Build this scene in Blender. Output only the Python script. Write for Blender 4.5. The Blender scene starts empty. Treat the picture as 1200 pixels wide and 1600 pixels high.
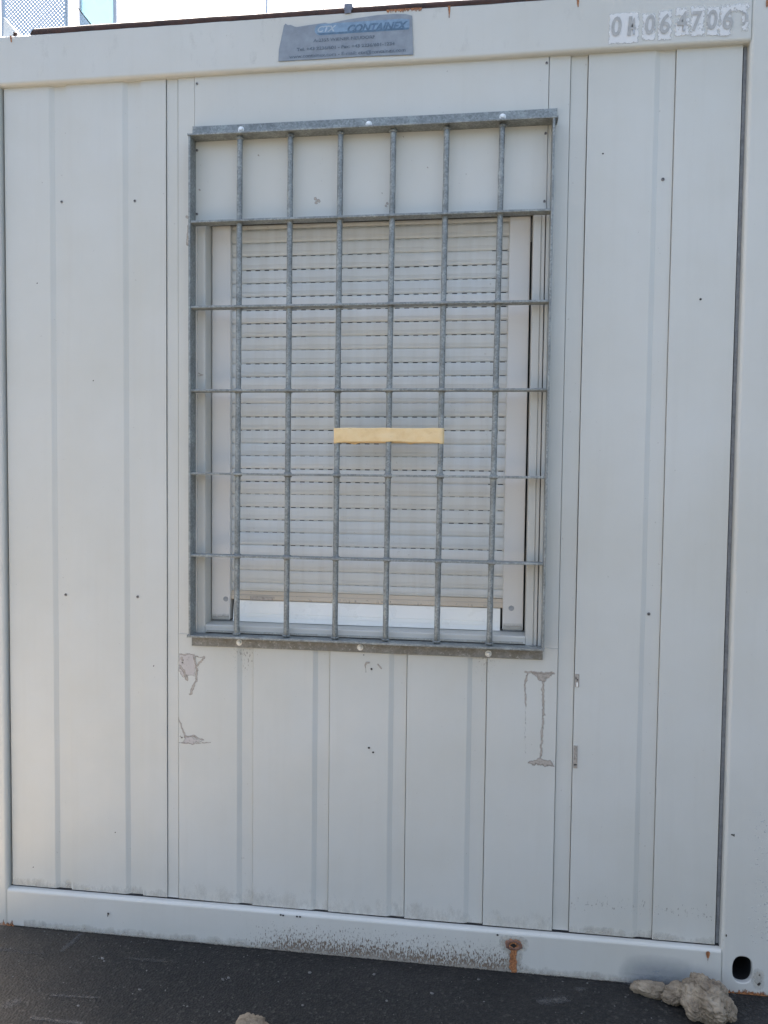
import bpy, bmesh, math, random
from mathutils import Vector, Matrix, noise
random.seed(7)
sc = bpy.context.scene
COL = sc.collection
PI = math.pi

# ------------------------------------------------------------------ camera
CAM = Vector((0.34030, -2.07597, 1.35361))
RM = Matrix(((0.99144385, -0.12941378, -0.01706327),
             (0.13004901, 0.99054186, 0.04375028),
             (0.01123999, -0.045595, 0.99889677)))      # columns: right, forward, up
cd = bpy.data.cameras.new('camera')
cam = bpy.data.objects.new('camera', cd)
COL.objects.link(cam)
r_, f_, u_ = RM.col[0], RM.col[1], RM.col[2]
m = Matrix(((r_.x, u_.x, -f_.x), (r_.y, u_.y, -f_.y), (r_.z, u_.z, -f_.z))).to_4x4()
m.translation = CAM
cam.matrix_world = m
cd.sensor_fit = 'VERTICAL'
cd.sensor_height = 24.0
cd.lens = 24.0 * 1200.0 / 1600.0
cd.clip_end = 2000
cd.clip_start = 0.05
sc.camera = cam

# ------------------------------------------------------------------ world, sun, exposure
SUN_EL, SUN_ROT = 52, -38
w = bpy.data.worlds.new('World'); sc.world = w; w.use_nodes = True
nt = w.node_tree
sky = nt.nodes.new('ShaderNodeTexSky'); sky.sky_type = 'NISHITA'; sky.sun_disc = False
sky.sun_elevation = math.radians(SUN_EL); sky.sun_rotation = math.radians(SUN_ROT)
sky.dust_density = 6.0; sky.air_density = 1.0; sky.ozone_density = .4
nt.links.new(sky.outputs[0], nt.nodes['Background'].inputs[0])
nt.nodes['Background'].inputs[1].default_value = 0.12
sl = bpy.data.lights.new('sun', 'SUN'); sl.energy = 4.0; sl.angle = math.radians(0.5); sl.color = (1, .95, .87)
so = bpy.data.objects.new('sun', sl); COL.objects.link(so)
el, az = math.radians(SUN_EL), math.radians(SUN_ROT)
sd = Vector((math.sin(az) * math.cos(el), math.cos(az) * math.cos(el), math.sin(el)))
so.rotation_euler = sd.to_track_quat('Z', 'Y').to_euler()
so.location = (-4, 8, 9)
vs = sc.view_settings
vs.view_transform = 'Standard'; vs.look = 'None'; vs.exposure = 2.06; vs.gamma = 1; vs.use_curve_mapping = False
try:
    sc.cycles.max_bounces = 8
    sc.cycles.transparent_max_bounces = 16
except Exception:
    pass

def at(px, py, y):
    """photo pixel -> (x, z) on the plane at depth y"""
    d = RM @ Vector(((px - 600) / 1200.0, 1.0, -(py - 800) / 1200.0))
    t = (y - CAM.y) / d.y
    p = CAM + d * t
    return p.x, p.z

# ------------------------------------------------------------------ materials
def N(nt, t, **kw):
    n = nt.nodes.new(t)
    for k, v in kw.items():
        if k.startswith('i_'):
            k = k[2:]
            k = int(k) if k.isdigit() else k.replace('_', ' ')
            n.inputs[k].default_value = v
        else:
            setattr(n, k, v)
    return n

def ramp(nt, fac, stops):
    r = nt.nodes.new('ShaderNodeValToRGB')
    e = r.color_ramp.elements
    while len(e) < len(stops): e.new(0.5)
    for i, (p, c) in enumerate(stops):
        e[i].position = p
        e[i].color = (c[0], c[1], c[2], 1) if isinstance(c, (tuple, list)) else (c, c, c, 1)
    nt.links.new(fac, r.inputs[0])
    return r.outputs[0]

def newmat(name):
    m = bpy.data.materials.new(name); m.use_nodes = True
    nt = m.node_tree
    return m, nt, nt.nodes['Principled BSDF'], nt.nodes['Material Output']

def coords(nt, scale=(1, 1, 1), rot=(0, 0, 0)):
    tc = nt.nodes.new('ShaderNodeTexCoord')
    mp = nt.nodes.new('ShaderNodeMapping')
    mp.inputs['Scale'].default_value = scale
    mp.inputs['Rotation'].default_value = rot
    nt.links.new(tc.outputs['Object'], mp.inputs[0])
    return mp.outputs[0]

def noisetex(nt, scale, detail=4, rough=.55, vec=None, stretch=(1, 1, 1)):
    n = N(nt, 'ShaderNodeTexNoise', i_Scale=scale, i_Detail=detail, i_Roughness=rough)
    nt.links.new(vec if vec else coords(nt, stretch), n.inputs['Vector'])
    return n.outputs['Fac']

def mixc(nt, fac, a, b, mode='MIX'):
    n = nt.nodes.new('ShaderNodeMix'); n.data_type = 'RGBA'; n.blend_type = mode
    for sock, v in ((n.inputs[0], fac), (n.inputs[6], a), (n.inputs[7], b)):
        if isinstance(v, (int, float)): sock.default_value = v
        elif isinstance(v, (tuple, list)): sock.default_value = (v[0], v[1], v[2], 1)
        else: nt.links.new(v, sock)
    return n.outputs[2]

def math_(nt, op, a, b=0.0, clamp=False):
    n = nt.nodes.new('ShaderNodeMath'); n.operation = op; n.use_clamp = clamp
    for i, v in enumerate((a, b)):
        if isinstance(v, (int, float)): n.inputs[i].default_value = v
        else: nt.links.new(v, n.inputs[i])
    return n.outputs[0]

def bump(nt, bsdf, h, strength=.2, dist=.002, prev=None):
    b = N(nt, 'ShaderNodeBump', i_Strength=strength, i_Distance=dist)
    nt.links.new(h, b.inputs['Height'])
    if prev: nt.links.new(prev, b.inputs['Normal'])
    nt.links.new(b.outputs[0], bsdf.inputs['Normal'])
    return b.outputs[0]

def paint(name, col, rough=.42, dirt=.10, dent=.5, speck=.5, streak=True, sk=.14):
    m, nt, b, o = newmat(name)
    base = col
    big = noisetex(nt, 2.2, 5, .6)
    c = mixc(nt, ramp(nt, big, [(.35, 0.0), (.7, 1.0)]), base, tuple(x * (1 - dirt) * k for x, k in zip(base, (1, .985, .95))))
    if streak:
        st = noisetex(nt, 9, 5, .6, stretch=(4, 4, .22))
        c = mixc(nt, math_(nt, 'MULTIPLY', ramp(nt, st, [(.52 if sk < .2 else .40, 0.0), (.78 if sk < .2 else .66, 1.0)]), sk), c, tuple(x * .80 * k for x, k in zip(base, (1, .96, .90))))
    sp = noisetex(nt, 110, 2, .5)
    c = mixc(nt, math_(nt, 'MULTIPLY', ramp(nt, sp, [(.735, 0.0), (.77, 1.0)]), speck), c, (.20, .17, .14))
    fi = noisetex(nt, 420, 2, .6)
    c = mixc(nt, math_(nt, 'MULTIPLY', fi, .10), c, tuple(x * .7 for x in base))
    nt.links.new(c, b.inputs['Base Color'])
    rr = ramp(nt, noisetex(nt, 14, 4), [(.3, rough - .08), (.7, rough + .14)])
    nt.links.new(rr, b.inputs['Roughness'])
    dn = noisetex(nt, 3.0, 2, .45)
    pv = bump(nt, b, dn, dent, .006)
    bump(nt, b, noisetex(nt, 260, 2), .07, .001, pv)
    return m

WHITE = paint('container_white_paint', (.626, .631, .588), dirt=.07, speck=.3)
PANEL = paint('panel_white_coating', (.622, .628, .586), .4, .07, .25, .3)
UPVC = paint('window_grey_white_plastic', (.58, .575, .53), .38, .05, .1, .25, False)
GUIDE = paint('guide_rail_white', (.68, .665, .63), .35, .04, .1, .2, False)
SLAT = paint('shutter_slat_plastic', (.665, .68, .66), .45, .08, .3, .3, True, .42)
BRIGHT = paint('casement_white', (.94, .93, .87), .28, .04, .05, .15, False)
BEIGE = paint('end_slat_beige', (.66, .57, .45), .5, .2, .2, .9)

def galv(name, base=(.262, .280, .272), dirt=0.0, metallic=.40):
    m, nt, b, o = newmat(name)
    v = N(nt, 'ShaderNodeTexVoronoi', i_Scale=240.0)
    nt.links.new(coords(nt, (1, 1, 1)), v.inputs['Vector'])
    sep = nt.nodes.new('ShaderNodeSeparateColor'); nt.links.new(v.outputs['Color'], sep.inputs[0])
    n1 = noisetex(nt, 24, 6, .7)
    f = math_(nt, 'ADD', math_(nt, 'MULTIPLY', sep.outputs[0], .22), math_(nt, 'MULTIPLY', n1, .85))
    c = ramp(nt, f, [(.32, tuple(x * .62 for x in base)), (.55, base), (.80, tuple(min(1, x * 1.65) for x in base))])
    n2 = noisetex(nt, 60, 5, .7)
    c = mixc(nt, ramp(nt, n2, [(.60, 0.0), (.72, .35)]), c, tuple(min(1, x * 2.0) for x in base))
    if dirt:
        n3 = noisetex(nt, 35, 6, .75, stretch=(1, 1, .5))
        c = mixc(nt, math_(nt, 'MULTIPLY', ramp(nt, n3, [(.36, 1.0), (.60, 0.15)]), dirt), c, (.17, .155, .125))
        n4 = noisetex(nt, 90, 3, .6)
        c = mixc(nt, ramp(nt, n4, [(.60, 0.0), (.67, .8)]), c, (.42, .42, .38))
        nt.links.new(math_(nt, 'MULTIPLY', n3, metallic * .6), b.inputs['Metallic'])
    else:
        b.inputs['Metallic'].default_value = metallic
    nt.links.new(c, b.inputs['Base Color'])
    nt.links.new(ramp(nt, n1, [(.3, .42), (.7, .68)]), b.inputs['Roughness'])
    bump(nt, b, noisetex(nt, 180, 4, .7), .35, .0012)
    return m

GALV = galv('galvanised_steel')
GALVD = galv('dirty_galvanised_steel', (.26, .26, .245), .85, .35)
BOLT = galv('zinc_bolt', (.88, .88, .84), 0, .7)

def simple(name, col, rough=.6, metallic=0.0, nscale=60, var=.25, bmp=.2, bd=.001, spec=None):
    m, nt, b, o = newmat(name)
    n = noisetex(nt, nscale, 5, .65)
    nt.links.new(ramp(nt, n, [(.3, tuple(x * (1 - var) for x in col)), (.7, tuple(min(1, x * (1 + var)) for x in col))]), b.inputs['Base Color'])
    b.inputs['Roughness'].default_value = rough
    b.inputs['Metallic'].default_value = metallic
    if spec is not None: b.inputs['Specular IOR Level'].default_value = spec
    bump(nt, b, n, bmp, bd)
    return m

DARK = simple('dark_cavity', (.012, .012, .013), .9)
SCREW = simple('dull_screw', (.23, .22, .21), .5, .4)
COVERCAP = simple('grey_cover_cap', (.30, .315, .32), .5)
RUBBER = simple('grey_rubber', (.24, .25, .26), .6)
INNER = simple('insulation_gap_dark', (.03, .03, .03), .9)
ROOF = simple('roof_sheet', (.35, .35, .34), .5, .2, 8)
DIGIT = simple('stencil_grey', (.43, .43, .41), .6, 0, 90, .15)
INK = simple('faded_blue_ink', (.125, .16, .20), .6, 0, 160, .45)
PILLM = simple('faded_logo_blue', (.205, .31, .425), .5, 0, 60, .20)
LOGOB = simple('logo_dark_blue', (.10, .175, .26), .5, 0, 90, .3)
LOGOL = simple('logo_pale', (.40, .47, .52), .5, 0, 60, .2)
STICK = simple('sticker_grey', (.250, .285, .320), .45, 0, 30, .16, .1)

def rusty(name, dark=(.028, .018, .016), mid=(.070, .034, .024)):
    m, nt, b, o = newmat(name)
    n = noisetex(nt, 18, 6, .7)
    n2 = noisetex(nt, 120, 4, .7)
    c = ramp(nt, n, [(.35, dark), (.55, mid), (.72, (.06, .045, .045))])
    c = mixc(nt, ramp(nt, n2, [(.55, 0.0), (.7, .3)]), c, (.15, .065, .035))
    nt.links.new(c, b.inputs['Base Color']); b.inputs['Roughness'].default_value = .8
    bump(nt, b, n2, .5, .002)
    return m
RUSTY = rusty('rusty_flashing')
LEAD = simple('weathered_grey_cap', (.17, .18, .21), .55, .3, 40, .25)

def tape_mat():
    m, nt, b, o = newmat('masking_tape_paper')
    n = noisetex(nt, 26, 4, .6)
    c = ramp(nt, n, [(.30, (.80, .57, .28)), (.5, (.88, .66, .35)), (.72, (.90, .70, .40))])
    n1 = noisetex(nt, 400, 3, .6, stretch=(2.2, 1, .5))
    c = mixc(nt, math_(nt, 'MULTIPLY', n1, .22), c, (.58, .40, .2))
    pt = noisetex(nt, 60, 4, .7, stretch=(.5, 1, 1.6))
    c = mixc(nt, ramp(nt, pt, [(.60, 0.0), (.70, .45)]), c, (.62, .42, .20))
    nt.links.new(c, b.inputs['Base Color']); b.inputs['Roughness'].default_value = .55
    pv = bump(nt, b, noisetex(nt, 45, 3, .6), .5, .003)
    bump(nt, b, n1, .5, .0012, pv)
    return m
TAPE = tape_mat()

def asphalt():
    m, nt, b, o = newmat('asphalt')
    v = N(nt, 'ShaderNodeTexVoronoi', i_Scale=150.0); nt.links.new(coords(nt), v.inputs['Vector'])
    sep = nt.nodes.new('ShaderNodeSeparateColor'); nt.links.new(v.outputs['Color'], sep.inputs[0])
    c = ramp(nt, sep.outputs[0], [(0, (.0065, .0066, .0056)), (.6, (.0125, .0122, .0102)), (.90, (.022, .0211, .0175)), (1, (.055, .052, .044))])
    n = noisetex(nt, 6, 6, .65)
    c = mixc(nt, ramp(nt, n, [(.40, 0.0), (.72, .5)]), c, (.026, .0235, .0205))
    n5 = noisetex(nt, 2.3, 5, .6, stretch=(.5, 2.2, 1))
    c = mixc(nt, ramp(nt, n5, [(.56, 0.0), (.66, .35)]), c, (.036, .033, .029))
    gnz = noisetex(nt, 85, 4, .75)
    c = mixc(nt, ramp(nt, gnz, [(.38, .55), (.52, 0.0)]), c, (.004, .004, .004))
    c = mixc(nt, ramp(nt, gnz, [(.56, 0.0), (.72, .6)]), c, (.040, .039, .036))
    # pale dust at the left, shaped wider to bounce warm light onto the wall
    sx = nt.nodes.new('ShaderNodeSeparateXYZ'); nt.links.new(coords(nt), sx.inputs[0])
    xx = math_(nt, 'ADD', sx.outputs[0], math_(nt, 'MULTIPLY', noisetex(nt, 5, 5), .55))
    yy = math_(nt, 'MULTIPLY', math_(nt, 'MAXIMUM', math_(nt, 'SUBTRACT', math_(nt, 'MULTIPLY', sx.outputs[1], -1.0), .40), 0.0), .8)
    d = ramp(nt, math_(nt, 'ADD', math_(nt, 'MULTIPLY', xx, -1.0), yy), [(.30, 0.0), (.84, .13), (1.0, .95)])
    far = ramp(nt, math_(nt, 'MULTIPLY', math_(nt, 'ADD', math_(nt, 'ABSOLUTE', sx.outputs[0]), math_(nt, 'ABSOLUTE', sx.outputs[1])), .1), [(.30, 1.0), (.46, 0.0)])
    c = mixc(nt, math_(nt, 'MULTIPLY', d, far), c, (.36, .295, .215))
    nt.links.new(c, b.inputs['Base Color'])
    b.inputs['Roughness'].default_value = .85
    n3 = noisetex(nt, 200, 3, .7)
    pv = bump(nt, b, v.outputs['Distance'], .8, .004)
    bump(nt, b, n3, .5, .002, pv)
    return m

def decal_mat(name, col, ns=60, hard=6.0, amp=1.0, stretch=(1, 1, 1), col2=None, rough=.7):
    m, nt, b, o = newmat(name)
    at_ = N(nt, 'ShaderNodeAttribute', attribute_name='mark')
    n = noisetex(nt, ns, 6, .7, stretch=stretch)
    f = math_(nt, 'ADD', at_.outputs['Fac'], math_(nt, 'MULTIPLY', math_(nt, 'SUBTRACT', n, .5), amp))
    f = math_(nt, 'ADD', math_(nt, 'MULTIPLY', math_(nt, 'SUBTRACT', f, .5), hard), .5, True)
    g = ramp(nt, at_.outputs['Fac'], [(.02, 0.0), (.12, 1.0)])
    f = math_(nt, 'MULTIPLY', f, g, True)
    nt.links.new(f, b.inputs['Alpha'])
    if col2:
        n2 = noisetex(nt, ns * 1.7, 4, .7)
        nt.links.new(ramp(nt, n2, [(.4, col), (.62, col2)]), b.inputs['Base Color'])
    else:
        b.inputs['Base Color'].default_value = (*col, 1)
    b.inputs['Roughness'].default_value = rough
    return m
D_DIRT = decal_mat('glue_stain', (.36, .315, .265), 130, 2.2, 1.3, (1, 1, .6), (.47, .425, .37))
D_PEEL = decal_mat('peeled_patch', (.50, .455, .425), 110, 3.0, 1.1, col2=(.54, .51, .48))
D_SPECK = decal_mat('mud_spatter', (.15, .10, .062), 200, 6, 2.0, (1.25, 1, .5), (.27, .21, .155))
D_RUST = decal_mat('rust_stain', (.20, .075, .028), 120, 5, 1.5, (1, 1, .3), (.50, .22, .09))
D_WHITE = decal_mat('white_overspray', (.72, .725, .71), 95, 3.5, 2.0)
D_SMOKE = decal_mat('grey_blue_smear', (.27, .31, .345), 9, 1.0, .35)
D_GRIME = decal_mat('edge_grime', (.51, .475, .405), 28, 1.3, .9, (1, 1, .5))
D_BLACK = decal_mat('black_chip_and_line', (.03, .025, .022), 220, 5, .9)
D_CONC = decal_mat('pale_scuff', (.085, .082, .076), 120, 1.5, 1.6)

# ------------------------------------------------------------------ mesh builder
class MB:
    def __init__(self):
        self.bm = bmesh.new(); self.mats = []; self.lay = self.bm.verts.layers.float.new('mark')
    def mi(self, mat):
        if mat is None: return 0
        if mat not in self.mats: self.mats.append(mat)
        return self.mats.index(mat)
    def box(self, x0, x1, y0, y1, z0, z1, mat=None):
        k = self.mi(mat)
        v = [self.bm.verts.new((x, y, z)) for x in (x0, x1) for y in (y0, y1) for z in (z0, z1)]
        for f in ((0, 1, 3, 2), (4, 6, 7, 5), (0, 4, 5, 1), (2, 3, 7, 6), (0, 2, 6, 4), (1, 5, 7, 3)):
            fc = self.bm.faces.new([v[i] for i in f]); fc.material_index = k
        return v
    def face(self, pts, mat=None):
        f = self.bm.faces.new([self.bm.verts.new(p) for p in pts]); f.material_index = self.mi(mat)
        return f
    def sweep(self, prof, axis, a0, a1, mat=None, seg=1, wob=None):
        """closed profile of (p, q) points swept along axis 'x' (profile y,z) or 'z' (profile x,y)"""
        k = self.mi(mat); rings = []
        for i in range(seg + 1):
            t = a0 + (a1 - a0) * i / seg
            ring = []
            for (p, q) in prof:
                co = Vector((t, p, q)) if axis == 'x' else Vector((p, q, t))
                if wob: co += wob(co)
                ring.append(self.bm.verts.new(co))
            rings.append(ring)
        n = len(prof)
        for i in range(seg):
            for j in range(n):
                f = self.bm.faces.new((rings[i][j], rings[i][(j + 1) % n], rings[i + 1][(j + 1) % n], rings[i + 1][j]))
                f.material_index = k
        f = self.bm.faces.new(rings[0]); f.material_index = k
        f = self.bm.faces.new(rings[-1][::-1]); f.material_index = k
    def cyl(self, p0, p1, r0, r1=None, n=16, mat=None, seg=1, wob=0):
        k = self.mi(mat); r1 = r0 if r1 is None else r1
        p0, p1 = Vector(p0), Vector(p1); d = (p1 - p0).normalized()
        a = d.orthogonal().normalized(); b = d.cross(a)
        rings = []
        for i in range(seg + 1):
            t = i / seg; c = p0.lerp(p1, t); r = r0 + (r1 - r0) * t
            if wob: r *= 1 + wob * (noise.noise(c * 40) )
            rings.append([self.bm.verts.new(c + (a * math.cos(2 * PI * j / n) + b * math.sin(2 * PI * j / n)) * r) for j in range(n)])
        for i in range(seg):
            for j in range(n):
                f = self.bm.faces.new((rings[i][j], rings[i][(j + 1) % n], rings[i + 1][(j + 1) % n], rings[i + 1][j]))
                f.material_index = k; f.smooth = True
        for rg in (rings[0][::-1], rings[-1]):
            f = self.bm.faces.new(rg); f.material_index = k
    def blob(self, c, rx, ry, rz, mat=None, sub=2, amp=0, freq=80):
        k = self.mi(mat)
        res = bmesh.ops.create_icosphere(self.bm, subdivisions=sub, radius=1)
        for v in res['verts']:
            p = v.co.copy()
            s = 1 + amp * noise.noise(p * 1.7 + Vector(c) * freq)
            v.co = Vector((c[0] + p.x * rx * s, c[1] + p.y * ry * s, c[2] + p.z * rz * s))
        for f in {f for v in res['verts'] for f in v.link_faces}: f.material_index = k; f.smooth = True
    def mark(self, x0, x1, z0, z1, depth, fn, mat, res=.003):
        """a stain laid on the surface: grid over the box, strength from fn(x, z)"""
        k = self.mi(mat); self.nm = getattr(self, 'nm', 0) + 1; lift = .0004 + .00016 * self.nm
        nx = max(2, int((x1 - x0) / res)); nz = max(2, int((z1 - z0) / res))
        g = {}
        def vert(i, j):
            if (i, j) not in g:
                x = x0 + (x1 - x0) * i / nx; z = z0 + (z1 - z0) * j / nz
                y = depth(x) if callable(depth) else depth
                v = self.bm.verts.new((x, y - lift, z)); v[self.lay] = val[(i, j)]
                g[(i, j)] = v
            return g[(i, j)]
        val = {(i, j): max(0.0, min(1.5, fn(x0 + (x1 - x0) * i / nx, z0 + (z1 - z0) * j / nz))) for i in range(nx + 1) for j in range(nz + 1)}
        for i in range(nx):
            for j in range(nz):
                if max(val[(i, j)], val[(i + 1, j)], val[(i, j + 1)], val[(i + 1, j + 1)]) <= .02: continue
                f = self.bm.faces.new((vert(i, j), vert(i + 1, j), vert(i + 1, j + 1), vert(i, j + 1)))
                f.material_index = k
    def build(self, name, mat=None, parent=None, bevel=0, smooth=False, loc=None):
        if mat is not None and mat not in self.mats: 
            if not self.mats: self.mats = [mat]
        me = bpy.data.meshes.new(name)
        self.bm.normal_update()
        self.bm.to_mesh(me); self.bm.free()
        for mm in self.mats: me.materials.append(mm)
        if smooth:
            for p in me.polygons: p.use_smooth = True
        o = bpy.data.objects.new(name, me); COL.objects.link(o)
        if parent is not None: o.parent = parent
        if bevel:
            bv = o.modifiers.new('bevel', 'BEVEL'); bv.width = bevel; bv.segments = 2; bv.limit_method = 'ANGLE'; bv.angle_limit = math.radians(50)
        if loc: o.location = loc
        return o

def tag(o, label=None, cat=None, group=None, kind=None):
    if label: o['label'] = label
    if cat: o['category'] = cat
    if group: o['group'] = group
    if kind: o['kind'] = kind
    return o

def empty(name, loc=(0, 0, 0)):
    o = bpy.data.objects.new(name, None); COL.objects.link(o); o.location = loc; o.empty_display_size = .2
    return o

def seg_dist(px, pz, a, b):
    ax, az_, bx, bz = a[0], a[1], b[0], b[1]
    L = (bx - ax) ** 2 + (bz - az_) ** 2
    t = 0 if L == 0 else max(0, min(1, ((px - ax) * (bx - ax) + (pz - az_) * (bz - az_)) / L))
    return math.hypot(px - ax - t * (bx - ax), pz - az_ - t * (bz - az_)), t

def warp(x, z, a=1.0):
    n1 = noise.noise(Vector((x * 90, z * 90, 3))); n2 = noise.noise(Vector((x * 90, z * 90, 13)))
    n3 = noise.noise(Vector((x * 320, z * 320, 5))); n4 = noise.noise(Vector((x * 320, z * 320, 15)))
    return x + a * (.0035 * n1 + .0016 * n3), z + a * (.0035 * n2 + .0016 * n4)

def strokes(lines, wp=0.0):
    """lines: (p0, p1, w0, w1, strength)"""
    def fn(x, z):
        if wp: x, z = warp(x, z, wp)
        best = 0
        for p0, p1, w0, w1, s in lines:
            d, t = seg_dist(x, z, p0, p1)
            wd = w0 + (w1 - w0) * t
            best = max(best, s * max(0, 1 - (d / wd) ** 2 * .9) if d < wd * 1.05 else 0)
        return best
    return fn

def inpoly(poly, x, z):
    c = False; n = len(poly)
    for i in range(n):
        x0, z0 = poly[i]; x1, z1 = poly[(i + 1) % n]
        if (z0 > z) != (z1 > z) and x < (x1 - x0) * (z - z0) / (z1 - z0) + x0: c = not c
    return c
def polyfn(poly, s=.8, soft=.006):
    def fn(x, z):
        x, z = warp(x, z, 1.2)
        d = min(seg_dist(x, z, poly[i], poly[(i + 1) % len(poly)])[0] for i in range(len(poly)))
        if inpoly(poly, x, z): return s * min(1, .45 + d / soft)
        return s * max(0, .45 - d / soft)
    return fn

# ================================================================== GROUND
g = MB()
g.face([(-60, -60, 0), (60, -60, 0), (60, 90, 0), (-60, 90, 0)], None)
gr = g.build('ground', asphalt())
tag(gr, 'dark worn asphalt yard with pale scuffs in front of the container', kind='structure')

# ================================================================== CONTAINER
X0, X1 = -1.245, 1.185           # outer width
OL, OR = -1.053, 0.982           # opening between the posts
ZT, ZB = 2.591, 0.0
P, G = 0.018, 0.0238              # panel face, groove depth
cont = empty('office_container', (0, 0, 0))
tag(cont, 'white steel office container with grooved panels and a closed roller shutter', 'container')

def arc(cx, cz, r, a0, a1, n=5):
    return [(cx + r * math.cos(a0 + (a1 - a0) * i / n), cz + r * math.sin(a0 + (a1 - a0) * i / n)) for i in range(n + 1)]

# top rail: profile (y,z)
R = .009
def wob_rail(co):
    return Vector((0, .0010 * noise.noise(Vector((co.x * 2.1, 3, co.z * 2))), .0012 * noise.noise(Vector((co.x * 1.7, 9, 1)))))
tr = MB()
prof = [(0.12, ZT), (.12, 2.4545)] + arc(R, 2.4545 + R, R, -PI / 2, -PI, 5) + [(.0, 2.52), (0, ZT - .004), (.004, ZT)]
tr.sweep(prof, 'x', OL + .0, OR, WHITE, 60, wob_rail)
D0 = -.0002
# rust weeping from the roof edge above the sign
tr.mark(.03, .17, 2.560, 2.5905, D0, lambda x, z: .66 * max(0, (z - 2.572) / .018) * (1.05 if .06 < x < .155 else .55), D_RUST, .002)
tr.mark(.20, .26, 2.50, 2.590, D0, strokes([((.226, 2.589), (.227, 2.56), .006, .002, .7)]), D_RUST, .002)
tr.mark(.52, .60, 2.55, 2.590, D0, strokes([((.556, 2.590), (.557, 2.566), .005, .002, 1.1)]), D_RUST, .0015)
tr.mark(-1.03, -.98, 2.55, 2.590, D0, strokes([((-1.012, 2.590), (-1.010, 2.572), .004, .002, 1.1)]), D_RUST, .0015)
tr.mark(-1.0, .95, 2.47, 2.590, D0, lambda x, z: .09 * (.6 + noise.noise(Vector((x * 6, z * .8, 2)))), D_GRIME, .012)
# white patches under the stencilled number
def rectf(px0, px1, py0, py1, s):
    x0_, z1_ = at(px0, py0, 0); x1_, z0_ = at(px1, py1, 0)
    return (x0_, x1_, z0_, z1_, s)
pats = [rectf(953, 996, 23, 66, 1.0), rectf(1005, 1022, 24, 62, .95), rectf(1030, 1047, 18, 61, .95),
        rectf(1056, 1074, 15, 24, .85), rectf(1056, 1076, 30, 55, .8), rectf(1080, 1099, 12, 56, .8),
        rectf(1105, 1122, 13, 55, .85), rectf(1126, 1141, 12, 55, .9), rectf(1126, 1168, 9, 17, .75), rectf(1160, 1168, 10, 48, .7)]
def patf(x, z):
    b = 0
    for a, c, d, e, s in pats:
        dx = min(x - a, c - x); dz = min(z - d, e - z); dd = min(dx, dz)
        b = max(b, s * min(1, .62 + dd / .012) if dd > -.003 else 0)
    return b
tr.mark(.62, .99, 2.462, 2.556, D0, patf, D_WHITE, .002)
top_rail = tr.build('top_rail', WHITE, cont)

# bottom rail
br = MB()
prof = [(0.12, 0.0), (0.12, .1135)] + arc(R, .1135 - R, R, PI / 2, PI, 5) + [(0, .05), (0, .004), (.004, 0.0)]
br.sweep(prof, 'x', OL, OR, WHITE, 60, wob_rail)
def spat(x, z):
    e = min(1, max(0, (x + .42) / .22)) * min(1, max(0, (.50 - x) / .07))
    h = max(0, 1 - z / .088)
    return e * (.205 + .42 * h ** 1.2) * (1 if z > 0.001 else 1)
br.mark(-.45, .50, .001, .088, D0, spat, D_SPECK, .006)
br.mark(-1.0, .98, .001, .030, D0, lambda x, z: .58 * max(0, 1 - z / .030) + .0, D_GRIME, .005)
br.mark(-1.053, .98, .0008, .008, D0 - .0001, lambda x, z: .62 * max(0, 1.1 - z / .008), D_BLACK, .003)  # thin black line along the foot of the rail
# the burst rusty drain hole
br.mark(.38, .50, .002, .105, D0 - .0002, strokes([((.424, .083), (.456, .083), .026, .026, .62), ((.441, .08), (.4405, .004), .030, .020, .55)], 1.5), D_GRIME, .003)
br.mark(.405, .475, .002, .098, D0 - .0003, strokes([((.427, .084), (.453, .084), .013, .013, 1.15), ((.441, .08), (.4405, .004), .017, .012, .86)], 1.5), D_RUST, .002)
br.mark(.93, .965, .075, .118, D0 - .0002, strokes([((.9475, .103), (.9475, .094), .007, .004, 1.3), ((.9475, .096), (.9475, .078), .004, .002, .5)]), D_RUST, .0015)
br.mark(.70, .93, .0, .10, D0, lambda x, z: .52 * max(0, 1 - ((x - (.815 - (z - .05) * -.25)) / .10) ** 2) * max(0, min(1, (z + .02) / .05)) * max(0, min(1, (.095 - z) / .05)), D_SMOKE, .004)
br.mark(-1.053, -1.0, .001, .03, D0 - .0002, lambda x, z: .85 * max(0, 1 - z / .022) * (1 - (x + 1.053) / .053), D_RUST, .002)
for (a, b_) in ((-.214, .107), (-.207, .106), (-.1665, .1065), (-.1575, .1065), (.396, .104)):
    br.mark(a - .005, a + .005, b_ - .005, b_ + .004, D0 - .0002, strokes([((a, b_), (a + .001, b_), .0035, .003, 1.2)]), D_BLACK, .001)
br.mark(-.745, -.72, .05, .075, D0 - .0002, strokes([((-.733, .067), (-.731, .066), .003, .003, 1.2), ((-.733, .064), (-.734, .057), .0022, .0012, 1.0)]), D_BLACK, .001)
rb = lambda px, py: at(px, py, 0)
br_o = br.build('bottom_rail', WHITE, cont)
# torn metal lips around the drain hole
dh = MB()
for i in range(15):
    a = i / 15 * 2 * PI
    cx, cz = .440 + .0165 * math.cos(a) * (1 + .25 * random.random()), .079 + .011 * math.sin(a)
    dh.blob((cx, -.001, cz), .0045 + .003 * random.random(), .0035, .0038 + .002 * random.random(), rusty('burst_rust', (.10, .045, .03), (.24, .13, .09)) if i == 0 else dh.mats[0], 1, .5)
dh.blob((.439, .000, .077), .0125, .0022, .0075, DARK, 2, .5)
dh.build('drain_hole', None, br_o)

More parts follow.
